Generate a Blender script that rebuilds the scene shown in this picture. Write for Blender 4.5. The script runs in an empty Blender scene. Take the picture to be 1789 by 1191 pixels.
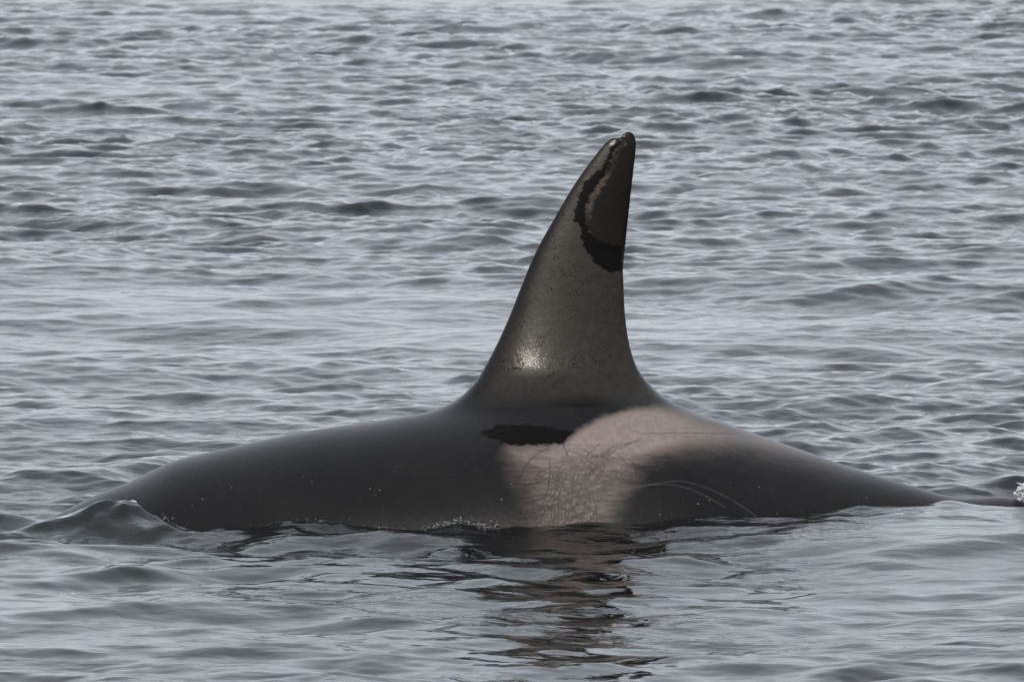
import bpy, math
import numpy as np

# ------------------------------------------------------------------ camera, sky, sun, exposure
scene = bpy.context.scene
COL = scene.collection
W0, H0, FPX = 1789.0, 1191.0, 18600.0          # photograph size and focal length in its pixels
CAM = np.array([0.0, -40.0, 3.05])             # on a boat deck, 40 m from the animal
HORIZON_ROW = -500.0
PITCH = math.atan((H0/2 - HORIZON_ROW)/FPX)    # looking slightly down

cd = bpy.data.cameras.new('camera')
cam = bpy.data.objects.new('camera', cd); COL.objects.link(cam)
cam.location = CAM
cam.rotation_euler = (math.pi/2 - PITCH, 0, 0)
cd.sensor_width = 36.0
cd.lens = 36.0*FPX/W0
cd.clip_start = 0.5
cd.clip_end = 20000
cd.dof.use_dof = True
cd.dof.focus_distance = 39.7
cd.dof.aperture_fstop = 22.0
scene.camera = cam

SUN_EL, SUN_AZ = math.radians(27), math.radians(193)   # azimuth clockwise from +Y: behind the camera, to its left
world = bpy.data.worlds.new('World'); scene.world = world; world.use_nodes = True
nt = world.node_tree; nt.nodes.clear()
sky = nt.nodes.new('ShaderNodeTexSky'); sky.sky_type = 'NISHITA'; sky.sun_disc = False
sky.sun_elevation = SUN_EL; sky.sun_rotation = SUN_AZ
sky.air_density = 1.0; sky.dust_density = 3.0; sky.ozone_density = 1.0
hs = nt.nodes.new('ShaderNodeHueSaturation'); hs.inputs['Saturation'].default_value = 0.40
bg = nt.nodes.new('ShaderNodeBackground'); bg.inputs['Strength'].default_value = 0.15
wo = nt.nodes.new('ShaderNodeOutputWorld')
nt.links.new(sky.outputs[0], hs.inputs['Color']); 
veil = nt.nodes.new('ShaderNodeMix'); veil.data_type = 'RGBA'      # thin even cloud over the whole sky
veil.inputs[0].default_value = 0.84; veil.inputs[7].default_value = (3.75, 4.05, 4.45, 1)
nt.links.new(hs.outputs[0], veil.inputs[6]); nt.links.new(veil.outputs[2], bg.inputs['Color'])
nt.links.new(bg.outputs[0], wo.inputs['Surface'])

sd = bpy.data.lights.new('sun', 'SUN'); sd.energy = 1.4; sd.angle = math.radians(2.0); sd.color = (1.0, 0.92, 0.82)
sun = bpy.data.objects.new('sun', sd); COL.objects.link(sun)
sun.rotation_euler = (math.pi/2 - SUN_EL, 0, math.pi - SUN_AZ)
sun.location = (-20, -20, 30)

scene.view_settings.view_transform = 'Standard'
scene.view_settings.look = 'None'
scene.view_settings.gamma = 1.0
scene.view_settings.exposure = 0.48
scene.cycles.max_bounces = 10
scene.cycles.transmission_bounces = 8
scene.cycles.sample_clamp_indirect = 6.0

# ------------------------------------------------------------------ helpers
def project(x, y, z):
    """world point -> photograph pixel"""
    d = y - CAM[1]; h = z - CAM[2]
    c, s = math.cos(PITCH), math.sin(PITCH)
    fw = d*c - h*s; up = d*s + h*c
    return W0/2 + FPX*x/fw, H0/2 - FPX*up/fw

def unproject(px, row, y):
    """photograph pixel -> world x, z on the upright plane at y"""
    c, s = math.cos(PITCH), math.sin(PITCH)
    a = (px - W0/2)/FPX; b = (H0/2 - row)/FPX
    dy = c - b*s; dz = -s + b*c
    t = (y - CAM[1])/dy
    return a*t, CAM[2] + dz*t

def smoothstep(a, b, x):
    t = np.clip((x - a)/(b - a), 0, 1)
    return t*t*(3 - 2*t)

def bell(x, c, w):
    return np.exp(-((x - c)/w)**2)

def pchip(xk, yk, x):
    """monotone cubic interpolation"""
    xk = np.asarray(xk, float); yk = np.asarray(yk, float)
    h = np.diff(xk); d = np.diff(yk)/h
    m = np.zeros_like(yk); m[0] = d[0]; m[-1] = d[-1]
    for i in range(1, len(xk) - 1):
        if d[i-1]*d[i] > 0:
            w1 = 2*h[i] + h[i-1]; w2 = h[i] + 2*h[i-1]
            m[i] = (w1 + w2)/(w1/d[i-1] + w2/d[i])
    x = np.clip(x, xk[0], xk[-1])
    i = np.clip(np.searchsorted(xk, x, side='right') - 1, 0, len(xk) - 2)
    t = (x - xk[i])/h[i]
    return ((1+2*t)*(1-t)**2*yk[i] + t*(1-t)**2*h[i]*m[i] + t*t*(3-2*t)*yk[i+1] + t*t*(t-1)*h[i]*m[i+1])

def catmull(P, n=14):
    P = np.asarray(P, float)
    Q = np.vstack([2*P[0]-P[1], P, 2*P[-1]-P[-2]])
    out = []
    for i in range(1, len(Q) - 2):
        p0, p1, p2, p3 = Q[i-1], Q[i], Q[i+1], Q[i+2]
        t0 = 0; t1 = t0 + max(np.linalg.norm(p1-p0), 1e-9)**.5
        t2 = t1 + max(np.linalg.norm(p2-p1), 1e-9)**.5; t3 = t2 + max(np.linalg.norm(p3-p2), 1e-9)**.5
        for t in np.linspace(t1, t2, n, endpoint=False):
            a1 = (t1-t)/(t1-t0)*p0 + (t-t0)/(t1-t0)*p1
            a2 = (t2-t)/(t2-t1)*p1 + (t-t1)/(t2-t1)*p2
            a3 = (t3-t)/(t3-t2)*p2 + (t-t2)/(t3-t2)*p3
            b1 = (t2-t)/(t2-t0)*a1 + (t-t0)/(t2-t0)*a2
            b2 = (t3-t)/(t3-t1)*a2 + (t-t1)/(t3-t1)*a3
            out.append((t2-t)/(t2-t1)*b1 + (t-t1)/(t2-t1)*b2)
    out.append(P[-1])
    return np.array(out)

def mesh_from(name, V, F, mat, smooth=True):
    me = bpy.data.meshes.new(name)
    V = np.asarray(V, np.float32); F = np.asarray(F, np.int32)
    n = F.shape[1]
    me.vertices.add(len(V)); me.vertices.foreach_set('co', V.ravel())
    me.loops.add(F.size); me.loops.foreach_set('vertex_index', F.ravel())
    me.polygons.add(len(F))
    me.polygons.foreach_set('loop_start', np.arange(0, F.size, n, dtype=np.int32))
    me.polygons.foreach_set('loop_total', np.full(len(F), n, np.int32))
    me.update(calc_edges=True)
    me.polygons.foreach_set('use_smooth', np.full(len(F), smooth))
    me.materials.append(mat)
    o = bpy.data.objects.new(name, me); COL.objects.link(o)
    return o

def tag(o, label=None, cat=None, kind=None, group=None):
    if label: o['label'] = label
    if cat: o['category'] = cat
    if kind: o['kind'] = kind
    if group: o['group'] = group
    return o

class Nodes:
    """small shorthand for shader node trees"""
    def __init__(self, name):
        self.mat = bpy.data.materials.new(name); self.mat.use_nodes = True
        self.t = self.mat.node_tree; self.t.nodes.clear()
        self.out = self.t.nodes.new('ShaderNodeOutputMaterial')
    def n(self, kind, ins=None, **props):
        nd = self.t.nodes.new(kind)
        for k, v in props.items(): setattr(nd, k, v)
        for k, v in (ins or {}).items(): self.set(nd.inputs[k], v)
        return nd
    def set(self, sock, v):
        if isinstance(v, bpy.types.NodeSocket): self.t.links.new(v, sock)
        else: sock.default_value = v
    def math(self, op, a, b=0.0, c=None, clamp=False):
        nd = self.t.nodes.new('ShaderNodeMath'); nd.operation = op; nd.use_clamp = clamp
        self.set(nd.inputs[0], a); self.set(nd.inputs[1], b)
        if c is not None: self.set(nd.inputs[2], c)
        return nd.outputs[0]
    def ramp(self, v, a, b, lo=0.0, hi=1.0):
        nd = self.t.nodes.new('ShaderNodeMapRange'); nd.interpolation_type = 'SMOOTHSTEP'
        for i, q in enumerate((v, a, b, lo, hi)): self.set(nd.inputs[i], q)
        return nd.outputs[0]
    def attr(self, name):
        return self.n('ShaderNodeAttribute', attribute_name=name).outputs['Fac']
    def mix(self, f, a, b):
        nd = self.t.nodes.new('ShaderNodeMix'); nd.data_type = 'RGBA'
        self.set(nd.inputs[0], f); self.set(nd.inputs[6], a); self.set(nd.inputs[7], b)
        return nd.outputs[2]
    def noise(self, vec, scale, detail=3.0, rough=0.5, dist=0.0):
        return self.n('ShaderNodeTexNoise', {'Vector': vec, 'Scale': scale, 'Detail': detail, 'Roughness': rough, 'Distortion': dist}).outputs[0]

# ------------------------------------------------------------------ materials
def water_material():
    N = Nodes('sea_water')
    co = N.n('ShaderNodeTexCoord').outputs['Object']
    # the finest wind ripples, too small for the mesh
    m1 = N.n('ShaderNodeMapping', {'Vector': co, 'Scale': (1.0, 1.6, 1.0), 'Rotation': (0, 0, 0.2)}).outputs[0]
    n1 = N.noise(m1, 9.0, 3.0, 0.55, 0.3)
    n2 = N.noise(m1, 0.35, 2.0)
    amp = N.ramp(n2, 0.35, 0.7, 0.25, 1.0)
    bump = N.n('ShaderNodeBump', {'Height': n1, 'Strength': N.math('MULTIPLY', amp, 0.55), 'Distance': 0.016}).outputs[0]
    fr = N.n('ShaderNodeFresnel', {'IOR': 1.333, 'Normal': bump}).outputs[0]
    refr = N.n('ShaderNodeBsdfRefraction', {'Color': (0.90, 0.96, 0.92, 1), 'IOR': 1.333, 'Roughness': 0.03, 'Normal': bump}).outputs[0]
    diff = N.n('ShaderNodeBsdfDiffuse', {'Color': (0.028, 0.032, 0.036, 1)}).outputs[0]
    under = N.n('ShaderNodeMixShader', {0: 0.12, 1: refr, 2: diff}).outputs[0]
    glos = N.n('ShaderNodeBsdfGlossy', {'Color': (1, 1, 1, 1), 'Roughness': 0.04, 'Normal': bump}).outputs[0]
    surf = N.n('ShaderNodeMixShader', {0: fr, 1: under, 2: glos}).outputs[0]
    vol = N.n('ShaderNodeVolumeAbsorption', {'Color': (0.55, 0.78, 0.64, 1), 'Density': 0.55}).outputs[0]
    N.t.links.new(surf, N.out.inputs['Surface']); N.t.links.new(vol, N.out.inputs['Volume'])
    return N.mat

def skin_material():
    N = Nodes('wet_orca_skin')
    co = N.n('ShaderNodeTexCoord').outputs['Object']
    fine = N.noise(co, 260.0, 2.0, 0.6)
    mid = N.noise(co, 38.0, 4.0, 0.62)
    big = N.noise(co, 5.0, 3.0, 0.5)
    jag = N.noise(N.n('ShaderNodeMapping', {'Vector': co, 'Scale': (0.55, 1, 1.1)}).outputs[0], 75.0, 5.0, 0.75)
    jagc = N.math('SUBTRACT', jag, 0.5)
    midc = N.math('SUBTRACT', mid, 0.5)
    # black skin with a faint brown film of algae on the dry fin
    base = N.mix(N.ramp(big, 0.3, 0.7), (0.0030, 0.0024, 0.0027, 1), (0.0060, 0.0048, 0.0048, 1))
    fin = N.attr('fin')
    film = N.math('MULTIPLY', fin, N.ramp(mid, 0.25, 0.75, 0.55, 1.0))
    base = N.mix(film, base, (0.021, 0.0172, 0.0130, 1))
    # saddle patch: pinkish grey, fringed, crossed by rake scars
    sdl = N.math('ADD', N.attr('sd_saddle'), N.math('MULTIPLY', midc, 0.03))
    strand = N.noise(N.n('ShaderNodeMapping', {'Vector': co, 'Scale': (0.28, 1, 1.0), 'Rotation': (0, 0.30, 0)}).outputs[0], 42.0, 5.0, 0.7)
    strand2 = N.noise(N.n('ShaderNodeMapping', {'Vector': co, 'Scale': (0.3, 1, 1.6), 'Rotation': (0, -0.75, 0)}).outputs[0], 55.0, 4.0, 0.7)
    sdl = N.math('ADD', sdl, N.math('MULTIPLY', N.math('SUBTRACT', strand, 0.5), N.ramp(N.attr('saddle_clean'), 0.0, 1.0, 0.055, 0.006)))
    edge = N.attr('saddle_soft')
    sad = N.n('ShaderNodeMapRange', {0: sdl, 1: N.math('MULTIPLY', edge, 1.0), 2: N.math('MULTIPLY', edge, -1.0), 3: 0.0, 4: 1.0}, interpolation_type='SMOOTHSTEP').outputs[0]
    smoothpart = N.attr('saddle_clean')
    sc = N.mix(N.ramp(mid, 0.3, 0.7), (0.178, 0.143, 0.132, 1), (0.232, 0.190, 0.175, 1))
    dark = N.math('MAXIMUM', N.ramp(strand, 0.49, 0.60), N.math('MULTIPLY', N.ramp(strand2, 0.55, 0.64), 0.75))
    dark = N.math('MULTIPLY', dark, N.math('SUBTRACT', 1.0, smoothpart))
    dark = N.math('MULTIPLY', dark, 0.50)
    scar = N.ramp(N.attr('d_scar'), 0.0004, 0.0040, 0.90, 0.0)
    scar = N.math('MULTIPLY', scar, N.ramp(mid, 0.30, 0.60))
    hair = N.math('MULTIPLY', N.ramp(N.attr('d_hair'), 0.0003, 0.0042, 0.78, 0.0), N.ramp(big, 0.30, 0.62, 0.35, 1.0))
    scar = N.math('MAXIMUM', scar, hair)
    sc = N.mix(N.math('MAXIMUM', dark, scar), sc, (0.045, 0.037, 0.035, 1))
    base = N.mix(N.math('MULTIPLY', sad, N.attr('saddle_gain')), base, sc)
    # pale rake marks
    rake = N.math('MULTIPLY', N.ramp(N.attr('d_rake'), 0.0002, 0.0036, 0.22, 0.0), N.ramp(mid, 0.2, 0.5))
    base = N.mix(rake, base, (0.15, 0.138, 0.135, 1))
    # white flank lobe and belly
    wf = N.math('ADD', N.attr('sd_white'), N.math('MULTIPLY', midc, 0.03))
    base = N.mix(N.ramp(wf, 0.012, -0.012), base, (0.86, 0.86, 0.78, 1))
    # specks: glints of clinging water drops, painted into the lower flank's colour
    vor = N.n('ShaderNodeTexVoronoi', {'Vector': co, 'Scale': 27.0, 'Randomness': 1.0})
    glint = N.math('MULTIPLY', N.ramp(vor.outputs['Distance'], 0.05, 0.10, 1.0, 0.0), N.math('GREATER_THAN', N.n('ShaderNodeSeparateColor', {0: vor.outputs['Color']}).outputs[0], 0.68))
    glint = N.math('MULTIPLY', glint, N.attr('lowflank'))
    base = N.mix(N.math('MULTIPLY', glint, 0.7), base, (0.30, 0.27, 0.25, 1))
    # soaked black streaks (no film) and the wetter upper fin
    band = N.math('ADD', N.attr('sd_band'), N.math('MULTIPLY', jagc, 0.060))
    bandf = N.ramp(band, 0.003, -0.003)
    wet = N.ramp(N.math('ADD', N.attr('sd_wet'), N.math('MULTIPLY', jagc, 0.03)), 0.006, -0.006)
    fringe = N.math('MULTIPLY', N.ramp(band, 0.012, 0.026, 1.0, 0.0), N.math('MULTIPLY', N.math('MULTIPLY', wet, N.attr('fringe')), N.ramp(mid, 0.36, 0.58)))
    base = N.mix(N.math('MULTIPLY', wet, 0.80), base, (0.007, 0.006, 0.0055, 1))
    base = N.mix(N.math('MULTIPLY', fringe, 0.6), base, (0.10, 0.08, 0.062, 1))
    base = N.mix(bandf, base, (0.004, 0.0036, 0.0034, 1))
    dry = N.math('SUBTRACT', 1.0, N.math('MAXIMUM', bandf, N.math('MULTIPLY', wet, 0.7)))
    # relief: flaking skin edges (level lines of a stretched noise) and a fine grain
    fl = N.noise(N.n('ShaderNodeMapping', {'Vector': co, 'Scale': (1.0, 1.0, 1.35)}).outputs[0], 17.0, 2.5, 0.55, 1.2)
    flake = N.ramp(N.math('ABSOLUTE', N.math('SUBTRACT', fl, 0.47)), 0.0, 0.012, 1.0, 0.0)
    fl_gate = N.ramp(N.noise(co, 11.0, 2.0), 0.47, 0.60)
    flake = N.math('MULTIPLY', N.math('MULTIPLY', flake, fl_gate), N.math('MAXIMUM', fin, 0.25))
    flake = N.math('MULTIPLY', flake, dry)
    height = N.math('ADD', N.math('MULTIPLY', flake, 1.0), N.math('ADD', N.math('MULTIPLY', fine, 0.10), N.math('MULTIPLY', mid, 0.35)))
    bump = N.n('ShaderNodeBump', {'Height': height, 'Strength': 0.7, 'Distance': 0.0045}).outputs[0]
    rough = N.ramp(dry, 0.0, 1.0, 0.20, 0.33)
    spec = N.ramp(dry, 0.0, 1.0, 0.05, 0.20)
    p = N.n('ShaderNodeBsdfPrincipled', {'Base Color': base, 'Roughness': rough, 'Specular IOR Level': spec, 'Normal': bump,
        'Coat Weight': N.math('MULTIPLY', dry, N.ramp(fin, 0.0, 1.0, 0.10, 0.25)), 'Coat Roughness': 0.11, 'Coat IOR': 1.34, 'Coat Normal': bump})
    N.t.links.new(p.outputs[0], N.out.inputs['Surface'])
    return N.mat

def foam_material():
    N = Nodes('foam_bubbles')
    co = N.n('ShaderNodeTexCoord').outputs['Object']
    c = N.mix(N.noise(co, 60.0, 2.0), (0.62, 0.64, 0.66, 1), (0.85, 0.86, 0.87, 1))
    p = N.n('ShaderNodeBsdfPrincipled', {'Base Color': c, 'Roughness': 0.15, 'IOR': 1.33, 'Transmission Weight': 0.45})
    N.t.links.new(p.outputs[0], N.out.inputs['Surface'])
    return N.mat

def drop_material():
    N = Nodes('water_drops')
    co = N.n('ShaderNodeTexCoord').outputs['Object']
    c = N.mix(N.noise(co, 60.0, 2.0), (0.90, 0.93, 0.93, 1), (0.97, 0.98, 0.98, 1))
    p = N.n('ShaderNodeBsdfPrincipled', {'Base Color': c, 'Roughness': 0.04, 'IOR': 1.33, 'Transmission Weight': 0.95})
    N.t.links.new(p.outputs[0], N.out.inputs['Surface'])
    return N.mat

def seabed_material():
    N = Nodes('deep_silt')
    co = N.n('ShaderNodeTexCoord').outputs['Object']
    c = N.mix(N.noise(co, 0.3, 4.0), (0.03, 0.04, 0.038, 1), (0.06, 0.07, 0.06, 1))
    p = N.n('ShaderNodeBsdfPrincipled', {'Base Color': c, 'Roughness': 0.9})
    N.t.links.new(p.outputs[0], N.out.inputs['Surface'])
    return N.mat

# ------------------------------------------------------------------ the sea
rng = np.random.default_rng(11)

def wave_tile(L, n, lmin, lmax, slope, wind, spread, power):
    """one periodic band of wind waves: height and horizontal shift, scaled to an rms slope"""
    k = 2*math.pi*np.fft.fftfreq(n, L/n)
    KX, KY = np.meshgrid(k, k, indexing='ij')
    K = np.hypot(KX, KY); K[0, 0] = 1
    lam = 2*math.pi/K
    ct = (KX*math.cos(wind) + KY*math.sin(wind))/K
    D = np.abs(ct)**spread + 0.03
    win = smoothstep(math.log(lmin*0.75), math.log(lmin*1.25), np.log(lam))*(1 - smoothstep(math.log(lmax*0.75), math.log(lmax*1.25), np.log(lam)))
    A = np.sqrt(K**(-power)*D*win); A[0, 0] = 0
    Hk = A*(rng.normal(size=(n, n)) + 1j*rng.normal(size=(n, n)))
    sx = np.fft.ifft2(1j*KX*Hk).real; sy = np.fft.ifft2(1j*KY*Hk).real
    g = slope/math.sqrt((sx**2 + sy**2).mean())
    h = np.fft.ifft2(Hk).real*g
    dx = np.fft.ifft2(-1j*KX/K*Hk).real*g; dy = np.fft.ifft2(-1j*KY/K*Hk).real*g
    return L, n, h.astype(np.float32), -dx.astype(np.float32), -dy.astype(np.float32)

def sample(tile, x, y):
    L, n, h, dx, dy = tile
    u = (x/L*n) % n; v = (y/L*n) % n
    i = np.floor(u).astype(np.int64); j = np.floor(v).astype(np.int64)
    fu = (u - i).astype(np.float32); fv = (v - j).astype(np.float32)
    i %= n; j %= n; i1 = (i + 1) % n; j1 = (j + 1) % n
    res = []
    for a in (h, dx, dy):
        res.append(a[i, j]*(1-fu)*(1-fv) + a[i1, j]*fu*(1-fv) + a[i, j1]*(1-fu)*fv + a[i1, j1]*fu*fv)
    return res

WIND = math.radians(-97)
tiles = {
    'swell': wave_tile(37.0, 512, 1.0, 4.0, 0.050, WIND, 2, 4.2),
    'chop':  wave_tile(17.3, 1024, 0.24, 1.0, 0.110, WIND + 0.15, 0.9, 3.8),
    'ripple': wave_tile(8.9, 1024, 0.06, 0.24, 0.105, WIND - 0.25, 0.7, 3.6),
    'gust':  wave_tile(61.0, 256, 5.0, 30.0, 0.1, WIND, 0.5, 3.0),
}
gust_std = float(tiles['gust'][2].std())

def whale_water(x, y):
    """how the swimming animal lifts and dents the water around it (metres)"""
    h = np.zeros_like(x)
    # bow mound over the sinking head, near side
    h += 0.075*bell(x, -1.53, 0.28)*bell(y, -0.42, 0.24)
    h += 0.065*np.exp(-((x + 1.22)/0.34)**2)*bell(y + 0.25*(x + 1.2), -0.60, 0.17)
    h += 0.080*bell(x, -1.98, 0.26)*bell(y, -0.05, 0.14)
    # wash along the near flank, then a dip and a smooth ridge in front of it
    along = smoothstep(-1.15, -0.80, x)*(1 - smoothstep(-0.22, 0.05, x))
    h += along*(0.045*bell(y, -0.52, 0.12) + 0.048*bell(y, -1.00, 0.20) - 0.012*bell(y, -0.74, 0.08))
    # the sheet of water sliding over the tail stock
    tail = smoothstep(0.25, 1.70, x)*(1 - smoothstep(2.3, 3.2, x))
    h += tail*(0.080*bell(y, -0.22, 0.28) + 0.078*np.where(y > -0.72, bell(y, -0.72, 0.42), bell(y, -0.72, 0.85)))
    h += 0.030*bell(x, 1.64, 0.09)*bell(y, -0.12, 0.1) - 0.02*bell(x, 1.80, 0.09)*bell(y, -0.06, 0.1)
    h += 0.035*bell(y, -0.55, 0.5)*smoothstep(-0.4, 0.0, x)*(1 - smoothstep(0.6, 1.0, x))
    # far-side bow wave
    h += 0.055*np.exp(-((y - 2.6 - 0.9*(x + 1.4))/0.45)**2)*bell(x, -1.35, 0.35)
    return h

def sea_surface(x, y):
    dist = np.hypot(x - CAM[0], y - CAM[1])
    near = np.exp(-(np.maximum(np.abs(x - 0.1) - 1.6, 0)/1.6)**2)*np.exp(-(np.maximum(np.abs(y + 2.6) - 2.6, 0)/1.2)**2)
    flank = np.exp(-((np.abs(y) - 0.55)/0.16)**2)*smoothstep(-2.0, -1.6, x)*(1 - smoothstep(1.5, 1.9, x))
    front = bell(x, 0.15, 0.8)*bell(y, -1.7, 0.9)
    fore = 1 - smoothstep(-4.0, -1.0, y)
    turb = bell(x, -1.45, 0.5)*bell(y, -0.5, 0.4)
    calm = bell(x, 1.75, 0.40)*bell(y, -0.15, 0.45) + 0.35*bell(x, 1.5, 0.6)*bell(y, -1.2, 0.5)
    g = sample(tiles['gust'], x, y)[0]/gust_std
    g2 = np.clip(1 + 0.24*g, 0.5, 1.6)
    out = np.zeros(x.shape + (3,), np.float32)
    hs_ = 0
    for nm, amp, ch in (('swell', 1.0 - 0.6*calm, 0.8), ('chop', g2*(1 - 0.65*calm)*(1 + 0.6*turb + 0.40*front)*(1 + 0.30*smoothstep(46, 85, dist))*(1 - 0.22*fore), 0.9),
                        ('ripple', g2*(1 - 0.66*np.maximum(near, 0.8*fore))*(1 + 0.5*smoothstep(46, 85, dist)) + 1.0*flank + 2.3*turb, 0.6)):
        h, dx, dy = sample(tiles[nm], x + (7.7 if nm == 'chop' else 0), y)
        fade = 1 - smoothstep(150, 600, dist)
        out[..., 0] += dx*amp*ch*fade; out[..., 1] += dy*amp*ch*fade; out[..., 2] += h*amp*fade
    out[..., 0] += x; out[..., 1] += y
    out[..., 2] += whale_water(out[..., 0], out[..., 1])
    return out

def build_sea():
    # rows of the sheet: fine near the animal, coarser with distance (plain tessellation; the waves live in world space)
    ys = [-60.0, -45.0, -32, -24, -18, -14, -12, -11]; y = -10.4
    while y < 85:
        ys.append(y); y += 0.024*(max(y + 40, 33)/40)**1.45
    while y < 9000:
        ys.append(y); y += 0.4 + 0.05*(y - 80)
    ys = np.array(ys)
    u = np.linspace(-1, 1, 561)
    side = np.array([1.06, 1.15, 1.3, 1.6, 2.2, 3.5, 6, 12, 30, 80])
    u = np.concatenate([-side[::-1], u, side])
    half = 3.0 + 0.062*np.maximum(ys + 6, 0)
    X = u[None, :]*half[:, None]
    Y = np.repeat(ys[:, None], len(u), 1)
    P = sea_surface(X, Y)
    r, c = X.shape
    idx = np.arange(r*c, dtype=np.int32).reshape(r, c)
    F = np.stack([idx[:-1, :-1], idx[:-1, 1:], idx[1:, 1:], idx[1:, :-1]], -1).reshape(-1, 4)
    o = mesh_from('sea', P.reshape(-1, 3), F, water_material())
    tag(o, 'choppy grey sea water around the surfacing whale', 'sea', 'structure')
    b = mesh_from('seabed', [(-9000, -70, -14), (9000, -70, -14), (9000, 9000, -14), (-9000, 9000, -14)], [(0, 1, 2, 3)], seabed_material(), False)
    tag(b, 'dark seabed deep below the sea', 'seabed', 'structure')

build_sea()

# ------------------------------------------------------------------ the orca (swims towards -X)
BACK_PX = [(165,868),(220,846),(300,808),(350,795),(450,772),(550,752),(650,738),(740,722)]
FIN_PX = [(770,713),(800,697),(830,667),(862,613),(890,552),(910,501),(935,441),(965,386),(1000,326),(1035,276),(1058,248),(1069,240),
          (1077,239.5),(1084,238.5),(1089,232.5),(1097,229),(1105,232),(1110,243),(1109,272),(1103,315),(1096,350),(1090.5,390),(1088,428),(1086.5,434),(1087.5,460),(1089,492),(1092.5,556),
          (1101,607),(1115,645),(1137,673),(1167,698),(1200,714)]
STERN_PX = [(1300,752),(1400,787),(1500,822),(1600,852),(1670,871)]
def px_xz(p): return np.array([unproject(a, b, 0.0) for a, b in p])
back = px_xz(BACK_PX); finc = px_xz(FIN_PX); stern = px_xz(STERN_PX)
head = np.array([(-2.66,-0.56),(-2.62,-0.45),(-2.5,-0.35),(-2.3,-0.245),(-2.05,-0.13),(-1.8,-0.005)])
tail = np.array([(1.76,0.104),(1.86,0.107),(1.92,0.098),(2.1,0.03),(2.5,-0.13),(2.9,-0.25),(3.15,-0.33)])
contour = catmull(np.vstack([head, back, finc, stern, tail]), 16)

# body stations: centre height, half width, half height
ridge = catmull(np.vstack([head, back, [(0.0, 0.452), (0.35, 0.466)], px_xz([(1200, 714)]), stern, tail]), 12)
SX = [-2.66,-2.60,-2.45,-2.2,-1.9,-1.5,-1.0,-0.5,0.0,0.5,0.9,1.3,1.7,2.1,2.5,2.9,3.15]
SW = [0.01, 0.13,0.25,0.37,0.46,0.54,0.60,0.63,0.63,0.60,0.54,0.46,0.37,0.26,0.15,0.08,0.06]
SH = [0.01, 0.15,0.27,0.42,0.54,0.65,0.73,0.765,0.765,0.73,0.68,0.60,0.51,0.40,0.26,0.14,0.10]
def zridge(x): return np.interp(x, ridge[:, 0], ridge[:, 1])
def bw(x): return pchip(SX, SW, x)
def bh(x): return pchip(SX, SH, x)
def zcentre(x): return zridge(x) - bh(x)

# fin outline as leading / trailing edge functions of height
tip = int(np.argmax(contour[:, 1]))
Z0 = 0.455
le = contour[:tip+1]; le = le[(le[:, 0] > -0.45)]
te = contour[tip:]; te = te[te[:, 0] < 0.80]
lez = np.maximum.accumulate(le[:, 1] + np.arange(len(le))*1e-9); tez = np.maximum.accumulate(te[::-1, 1] + np.arange(len(te))*1e-9)
def fin_half(x, z):
    zz = np.maximum(z, Z0)
    xl = np.interp(zz, lez, le[:, 0]); xt = np.interp(zz, tez, te[::-1, 0])
    ch = np.maximum(xt - xl, 1e-4)
    c = np.clip((x - xl)/ch, 0, 1)
    low = smoothstep(Z0 + 0.10, Z0 - 0.05, z)
    f = (1 - low)*c**0.5*(1 - c)**0.72/0.437 + low*(4*c*(1 - c))**2
    tau = 0.090*ch + 0.055*np.exp(-(zz - Z0)/0.25)
    top = contour[tip, 1]
    tau = tau*np.sqrt(np.clip((top - zz)/0.05, 0, 1))
    return tau*f*np.exp(-np.maximum(Z0 - z, 0)/0.10)

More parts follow.
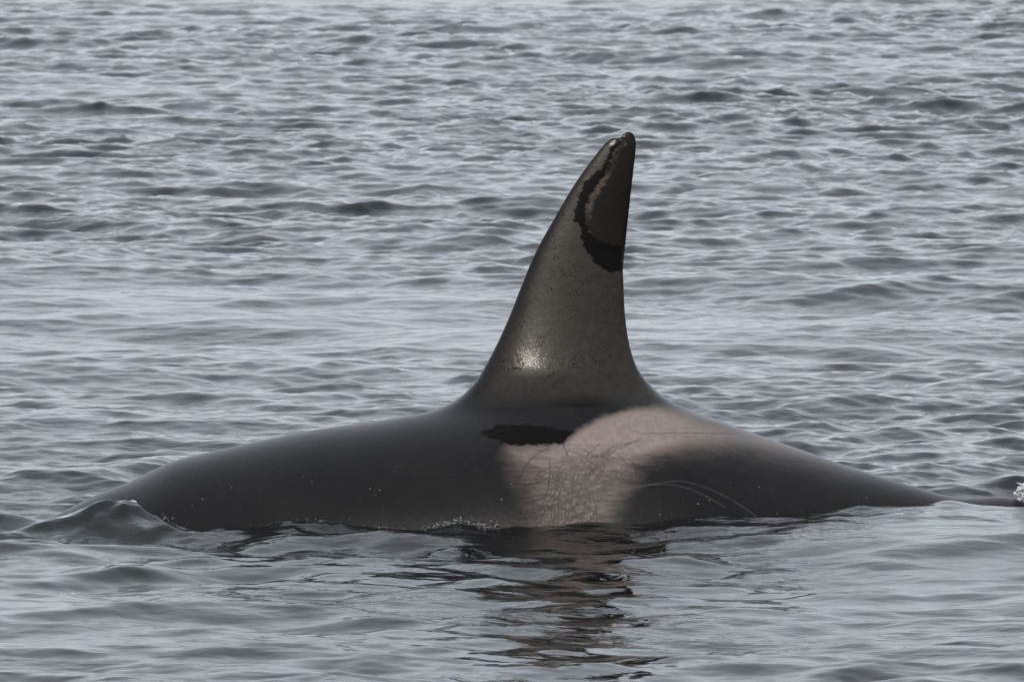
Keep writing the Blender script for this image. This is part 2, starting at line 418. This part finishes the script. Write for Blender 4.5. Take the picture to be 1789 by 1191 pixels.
def build_orca():
    d = np.r_[0, np.cumsum(np.hypot(*np.diff(contour, axis=0).T))]
    # contour stations: dense where the animal shows above the water
    xs = np.interp(np.arange(0, d[-1], 0.001), d, contour[:, 0])
    dens = np.where((xs > -1.8) & (xs < 2.0), 1/0.0052, 1/0.03)
    cum = np.r_[0, np.cumsum(dens*0.001)]
    ncol = int(cum[-1])
    sarc = np.interp(np.linspace(0, cum[-1], ncol), cum, np.r_[0, np.arange(0, d[-1], 0.001) + 0.001])
    TX = np.interp(sarc, d, contour[:, 0]); TZ = np.interp(sarc, d, contour[:, 1])
    # foot of every line on the body axis: the fin's lines fan in between the fin's two ends
    ia, ib = int(np.argmin(np.hypot(TX + 0.27, TZ - zridge(-0.27)))), int(np.argmin(np.hypot(TX - 0.66, TZ - zridge(0.66))))
    MX = TX.copy()
    MX[ia:ib+1] = TX[ia] + (TX[ib] - TX[ia])*np.linspace(0, 1, ib - ia + 1)
    MZ = zcentre(MX)
    nq = 300
    q = np.linspace(0, 1, nq); q = 0.35*q**2 + 0.65*q**1.08
    X = TX[:, None] + (MX - TX)[:, None]*q; Z = TZ[:, None] + (MZ - TZ)[:, None]*q
    hh, ww, zc, zr = bh(X), bw(X), zcentre(X), zridge(X)
    infin = np.zeros(ncol); infin[ia:ib+1] = 1
    # rounded section; softened where the fin grows out of the back
    dd = zr - Z
    sg = 0.0002 + 0.035*smoothstep(-0.42, -0.05, X)*(1 - smoothstep(0.42, 0.82, X))
    ds = np.where(dd/sg > 30, dd, sg*np.log1p(np.exp(np.clip(dd/sg, -60, 30))))
    dq = np.hypot(X - TX[:, None], Z - TZ[:, None])
    edge = np.sqrt(1 - np.exp(-dq/(0.5*sg)))
    t = np.clip(1 - ds/hh, 0, 1)
    yb = ww*np.sqrt(np.clip(1 - t**2.05, 0, 1))*edge
    yf = np.where(infin[:, None] > 0, fin_half(X, Z), 0)
    Yh = np.sqrt(yb**2 + yf**2); Yh[:, 0] = 0
    # lower half
    nb = 26
    a = np.linspace(0, math.pi/2, nb)[1:]
    LX = np.repeat(MX[:, None], nb-1, 1); LZ = MZ[:, None] - bh(MX)[:, None]*np.sin(a); LY = Yh[:, -1:]*np.cos(a); LY[:, -1] = 0
    X = np.hstack([X, LX]); Y = np.hstack([Yh, LY]); Z = np.hstack([Z, LZ])
    # gentle unevenness of a living body
    Y = Y*(1 + 0.004*np.sin(X*7.0 + 2*Z) + 0.003*np.sin(X*17 - Z*9))
    r, c = X.shape
    near = np.stack([X, -Y, Z], -1).reshape(-1, 3); keep = np.unique(np.r_[0:40:2, 40:c-1:5, c-1]); kc = len(keep)   # the far side needs fewer rows
    far = np.stack([X, Y, Z], -1)[:, keep[1:-1]].reshape(-1, 3)
    V = np.vstack([near, far])
    I = np.arange(r*c).reshape(r, c)
    J = np.empty((r, kc), int); J[:, 0] = I[:, 0]; J[:, -1] = I[:, -1]; J[:, 1:-1] = r*c + np.arange(r*(kc-2)).reshape(r, kc-2)
    Fn = np.stack([I[:-1, :-1], I[:-1, 1:], I[1:, 1:], I[1:, :-1]], -1).reshape(-1, 4)
    Ff = np.stack([J[:-1, :-1], J[1:, :-1], J[1:, 1:], J[:-1, 1:]], -1).reshape(-1, 4)
    Vs, Fs = [V], [Fn, Ff]
    off = len(V)
    # flukes and flippers below the surface, grown from inside the body
    def paddle(root, out, fwd, up, span, chord, sweep, thick, n=18, m=14):
        nonlocal off
        out, fwd, up, root = [np.array(v_, float) for v_ in (out, fwd, up, root)]
        vv = []
        for i in range(n):
            s_ = i/(n-1); ch = chord*(1 - s_**2.2)**0.55*(0.75 + 0.6*s_*(1-s_)) + 0.004
            cen = root + out*span*s_ - fwd*sweep*s_**1.5
            for k in range(m):
                an = 2*math.pi*k/m
                vv.append(cen + fwd*ch*0.5*math.cos(an) + up*thick*(1 - 0.8*s_)*math.sin(an)*(0.6 + 0.4*math.cos(an)))
        ff = [(off+i*m+k, off+i*m+(k+1) % m, off+(i+1)*m+(k+1) % m, off+(i+1)*m+k) for i in range(n-1) for k in range(m)]
        Vs.append(np.array(vv)); Fs.append(np.array(ff)); off += len(vv)
    for s_ in (-1, 1):
        paddle((3.05, 0, -0.42), (0.12, s_, -0.02), (-1, 0, 0.22), (0.22, 0, 1), 0.72, 0.44, 0.28, 0.045)
        paddle((-1.55, s_*0.30, -0.72), (0.25, s_*0.75, -0.6), (-1, 0, 0), (0, s_*0.6, 0.75), 0.85, 0.46, 0.18, 0.06)
    V = np.vstack(Vs); F = np.vstack(Fs)
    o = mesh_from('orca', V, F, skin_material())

    # ---- markings: distances (metres) measured on the flank, the same on both sides
    PX, PR = project(V[:, 0], -np.abs(V[:, 1]), V[:, 2])
    P = np.stack([PX, PR], 1); S = 465.0
    def seg_dist(pts, A, B):
        ab = B - A; t_ = np.clip(((pts - A) @ ab)/max(ab @ ab, 1e-9), 0, 1)
        return np.hypot(*(pts - A - t_[:, None]*ab).T)
    def poly_sd(poly, pad=140):
        poly = np.array(poly, float)
        out = np.full(len(P), pad, float)
        lo, hi = poly.min(0) - pad, poly.max(0) + pad
        m = np.where(((P > lo) & (P < hi)).all(1))[0]; pts = P[m]
        dm = np.full(len(m), 1e9); ins = np.zeros(len(m), bool)
        for A, B in zip(poly, np.roll(poly, -1, 0)):
            dm = np.minimum(dm, seg_dist(pts, A, B))
            cr = (A[1] > pts[:, 1]) != (B[1] > pts[:, 1])
            with np.errstate(divide='ignore', invalid='ignore'):
                xi = (B[0]-A[0])*(pts[:, 1]-A[1])/(B[1]-A[1]) + A[0]
            ins ^= cr & (pts[:, 0] < xi)
        out[m] = np.where(ins, -dm, dm)
        return np.clip(out, -pad, pad)/S
    def lines_d(lines, pad=40):
        out = np.full(len(P), pad, float)
        for L in lines:
            L = catmull(L, 5) if len(L) > 2 else np.array(L, float)
            lo, hi = L.min(0) - pad, L.max(0) + pad
            m = np.where(((P > lo) & (P < hi)).all(1))[0]; pts = P[m]; dm = np.full(len(m), float(pad))
            for A, B in zip(L[:-1], L[1:]): dm = np.minimum(dm, seg_dist(pts, A, B))
            out[m] = np.minimum(out[m], dm)
        return out/S
    saddle = [(985,775),(1012,752),(1050,731),(1100,716),(1150,712),(1195,722),(1260,744),(1340,767),(1420,790),(1480,808),(1400,793),(1300,774),
              (1200,778),(1140,792),(1112,812),(1098,842),(1080,872),(1068,900),(1055,940),(960,940),(944,892),(930,850),(908,812),(893,786)]
    at = {}
    at['sd_saddle'] = poly_sd(saddle)
    # the outline is crisp above and in front, frayed elsewhere
    lowside = smoothstep(770, 830, PR); right = smoothstep(1110, 1230, PX)
    at['saddle_soft'] = 0.019 + 0.055*lowside + 0.035*right + 0.03*smoothstep(985, 925, PX)
    at['saddle_clean'] = (1 - smoothstep(772, 812, PR))*(1 - 0.25*right)
    at['saddle_gain'] = 1 - 0.28*smoothstep(1150, 1330, PX) - 0.34*lowside
    r2 = np.random.default_rng(5)
    scars = [[(894,778),(940,779),(985,776),(1040,778),(1085,776),(1120,768)], [(1122,757),(1200,756),(1290,758)], [(968,766),(980,770),(986,782),(997,806)],
             [(1063,789),(1090,780),(1117,768)], [(1064,790),(1092,778),(1115,770)], [(1010,812),(1001,835),(998,854),(1018,866)], [(1078,792),(1098,812),(1120,818),(1145,828)],
             [(1085,800),(1105,806),(1112,830)], [(960,848),(1010,842),(1060,838),(1090,836)], [(950,872),(1000,866),(1050,872)], [(1010,905),(1030,880),(1052,862)]]
    hairs = []
    for i in range(85):
        cx, cy = r2.uniform(930, 1090), r2.uniform(800, 928)
        an = r2.normal(-0.22, 0.32) if r2.random() < 0.9 else r2.uniform(-1.5, -0.5)
        ln = r2.uniform(22, 85); bend = r2.normal(0, 0.24)
        dx_, dy_ = math.cos(an), math.sin(an)
        hairs.append([(cx - dx_*ln, cy - dy_*ln), (cx - dy_*bend*ln, cy + dx_*bend*ln), (cx + dx_*ln, cy + dy_*ln)])
    at['d_scar'] = lines_d(scars, 20)
    at['d_hair'] = lines_d(hairs, 20)
    at['d_rake'] = lines_d([[(1035,872),(1060,863),(1090,854),(1130,846),(1170,841),(1190,840),(1230,850),(1270,868),(1310,893),(1326,908)],
                            [(1090,858),(1130,848),(1165,846),(1200,852),(1240,870),(1268,887)], 
                            [(1010,884),(1030,872),(1050,868)]], 20)
    band = [(1080,243),(1069,254),(1060,275),(1052,293),(1038,303),(1022,318),(1010,345),(1001,386),(1013,392),(1016,420),(1022,438),(1042,462),(1066,477),(1086,472),
            (1088,430),(1068,427),(1048,420),(1032,408),(1024,392),(1022,376),(1030,345),(1042,327),(1052,311),(1060,298),(1066,284),(1073,262),(1084,251)]
    at['sd_band'] = np.minimum(poly_sd(band), poly_sd([(838,757),(870,742),(920,741),(965,747),(1002,752),(985,775),(930,777),(893,777),(868,768)]))
    at['sd_wet'] = poly_sd([(1084,248),(1066,284),(1052,312),(1030,345),(1022,388),(1040,425),(1066,434),(1100,440),(1125,330),(1125,215),(1092,222)])
    at['fin'] = smoothstep(722, 680, PR)*smoothstep(0.42, 0.50, V[:, 2])*smoothstep(0, 0.10, (PX - (870 + (640-PR)*0.42))/S + 0.06)
    at['fringe'] = smoothstep(392, 370, PR)*(1 - 0.7*smoothstep(312, 296, PR)*smoothstep(250, 262, PR))
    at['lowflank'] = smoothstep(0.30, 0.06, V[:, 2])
    # white belly with the lobe reaching up the flank behind the saddle
    zc_ = zcentre(V[:, 0])
    lobe = zc_ - 0.62*bh(V[:, 0]) + (0.62*bh(V[:, 0]) + 0.13)*np.exp(-((V[:, 0] - 1.65)/0.60)**2)
    at['sd_white'] = np.where((V[:, 0] < 2.75) & (V[:, 0] > -2.0), V[:, 2] - lobe, 0.2)
    at['sd_white'][r*c + r*(kc-2):] = 0.2
    for k, v in at.items():
        a_ = o.data.attributes.new(k, 'FLOAT', 'POINT'); a_.data.foreach_set('value', np.asarray(v, np.float32))
    tag(o, 'dark orca surfacing in the grey sea with tall dorsal fin and pale saddle patch', 'whale')
    return o

orca = build_orca()

# ------------------------------------------------------------------ spray and foam
ICO = None
def bead_cluster(name, pts, radii, mat, squash=0.8):
    """many tiny bubbles or drops as one mesh"""
    global ICO
    if ICO is None:
        import bmesh
        bm = bmesh.new(); bmesh.ops.create_icosphere(bm, subdivisions=2, radius=1.0)
        bm.verts.ensure_lookup_table()
        ICO = (np.array([v.co[:] for v in bm.verts]), np.array([[v.index for v in f.verts] for f in bm.faces])); bm.free()
    V, F = ICO
    pts = np.asarray(pts); radii = np.asarray(radii)
    VV = (V[None]*np.array([1, 1, squash])*radii[:, None, None] + pts[:, None]).reshape(-1, 3)
    FF = (F[None] + (np.arange(len(pts))*len(V))[:, None, None]).reshape(-1, 3)
    return mesh_from(name, VV, FF, mat)

def waterline(x):
    """where the sea meets the near flank at x"""
    ys = np.linspace(-0.85, -0.02, 110)
    P = sea_surface(np.full_like(ys, x), ys)
    t = (P[:, 2] - zcentre(P[:, 0]))/bh(P[:, 0])
    half = bw(P[:, 0])*np.sqrt(np.clip(1 - np.clip(t, 0, 1)**2.05, 0, 1))
    k = int(np.argmax((-P[:, 1] < half) & (t < 1)))
    return P[k].astype(float)

r3 = np.random.default_rng(8)
drops, foam = drop_material(), foam_material()
def wash(name, x0, x1, n, up, label, big=0.006):
    pts, rad = [], []
    for x in r3.uniform(x0, x1, n):
        p = waterline(x)
        r_ = big*(0.25 + 0.75*r3.random()**3)
        pts.append(p + (r3.normal(0, 0.006), -abs(r3.normal(0, 0.012)) - 0.003, r_*0.3 + abs(r3.normal(0, up)))); rad.append(r_)
    tag(bead_cluster(name, pts, rad, drops), label, 'spray', 'stuff')
wash('spray', -1.36, -1.02, 120, 0.004, 'beads of water curling along the flank behind the bow mound', 0.005)
wash('spray', -0.95, -0.40, 90, 0.006, 'fine droplets thrown up along the dark flank ahead of the fin', 0.004)
wash('spray', -0.34, -0.06, 170, 0.012, 'splash of clear droplets against the flank below the black patch', 0.0055)

px_, pz_ = unproject(1784, 860, -0.05)
pts = r3.normal(0, 1, (90, 3))*np.array([0.011, 0.03, 0.012]) + np.array([px_ + 0.012, -0.05, pz_])
tag(bead_cluster('foam', pts, 0.003 + 0.007*r3.random(90)**2, foam), 'small white blob of foam by the tail stock', 'foam', 'stuff')
fx, fy = -1.53, -2.86
P = sea_surface(np.array([fx]), np.array([fy]))[0].astype(float)
pts = []
for k in range(60):
    q_ = sea_surface(np.array([fx + r3.normal(0, 0.018)]), np.array([fy + r3.normal(0, 0.03)]))[0].astype(float)
    pts.append(q_ + (0, 0, 0.001))
tag(bead_cluster('foam', pts, 0.002 + 0.004*r3.random(60)**2, foam), 'little raft of bubbles floating on the smooth water', 'foam', 'stuff')
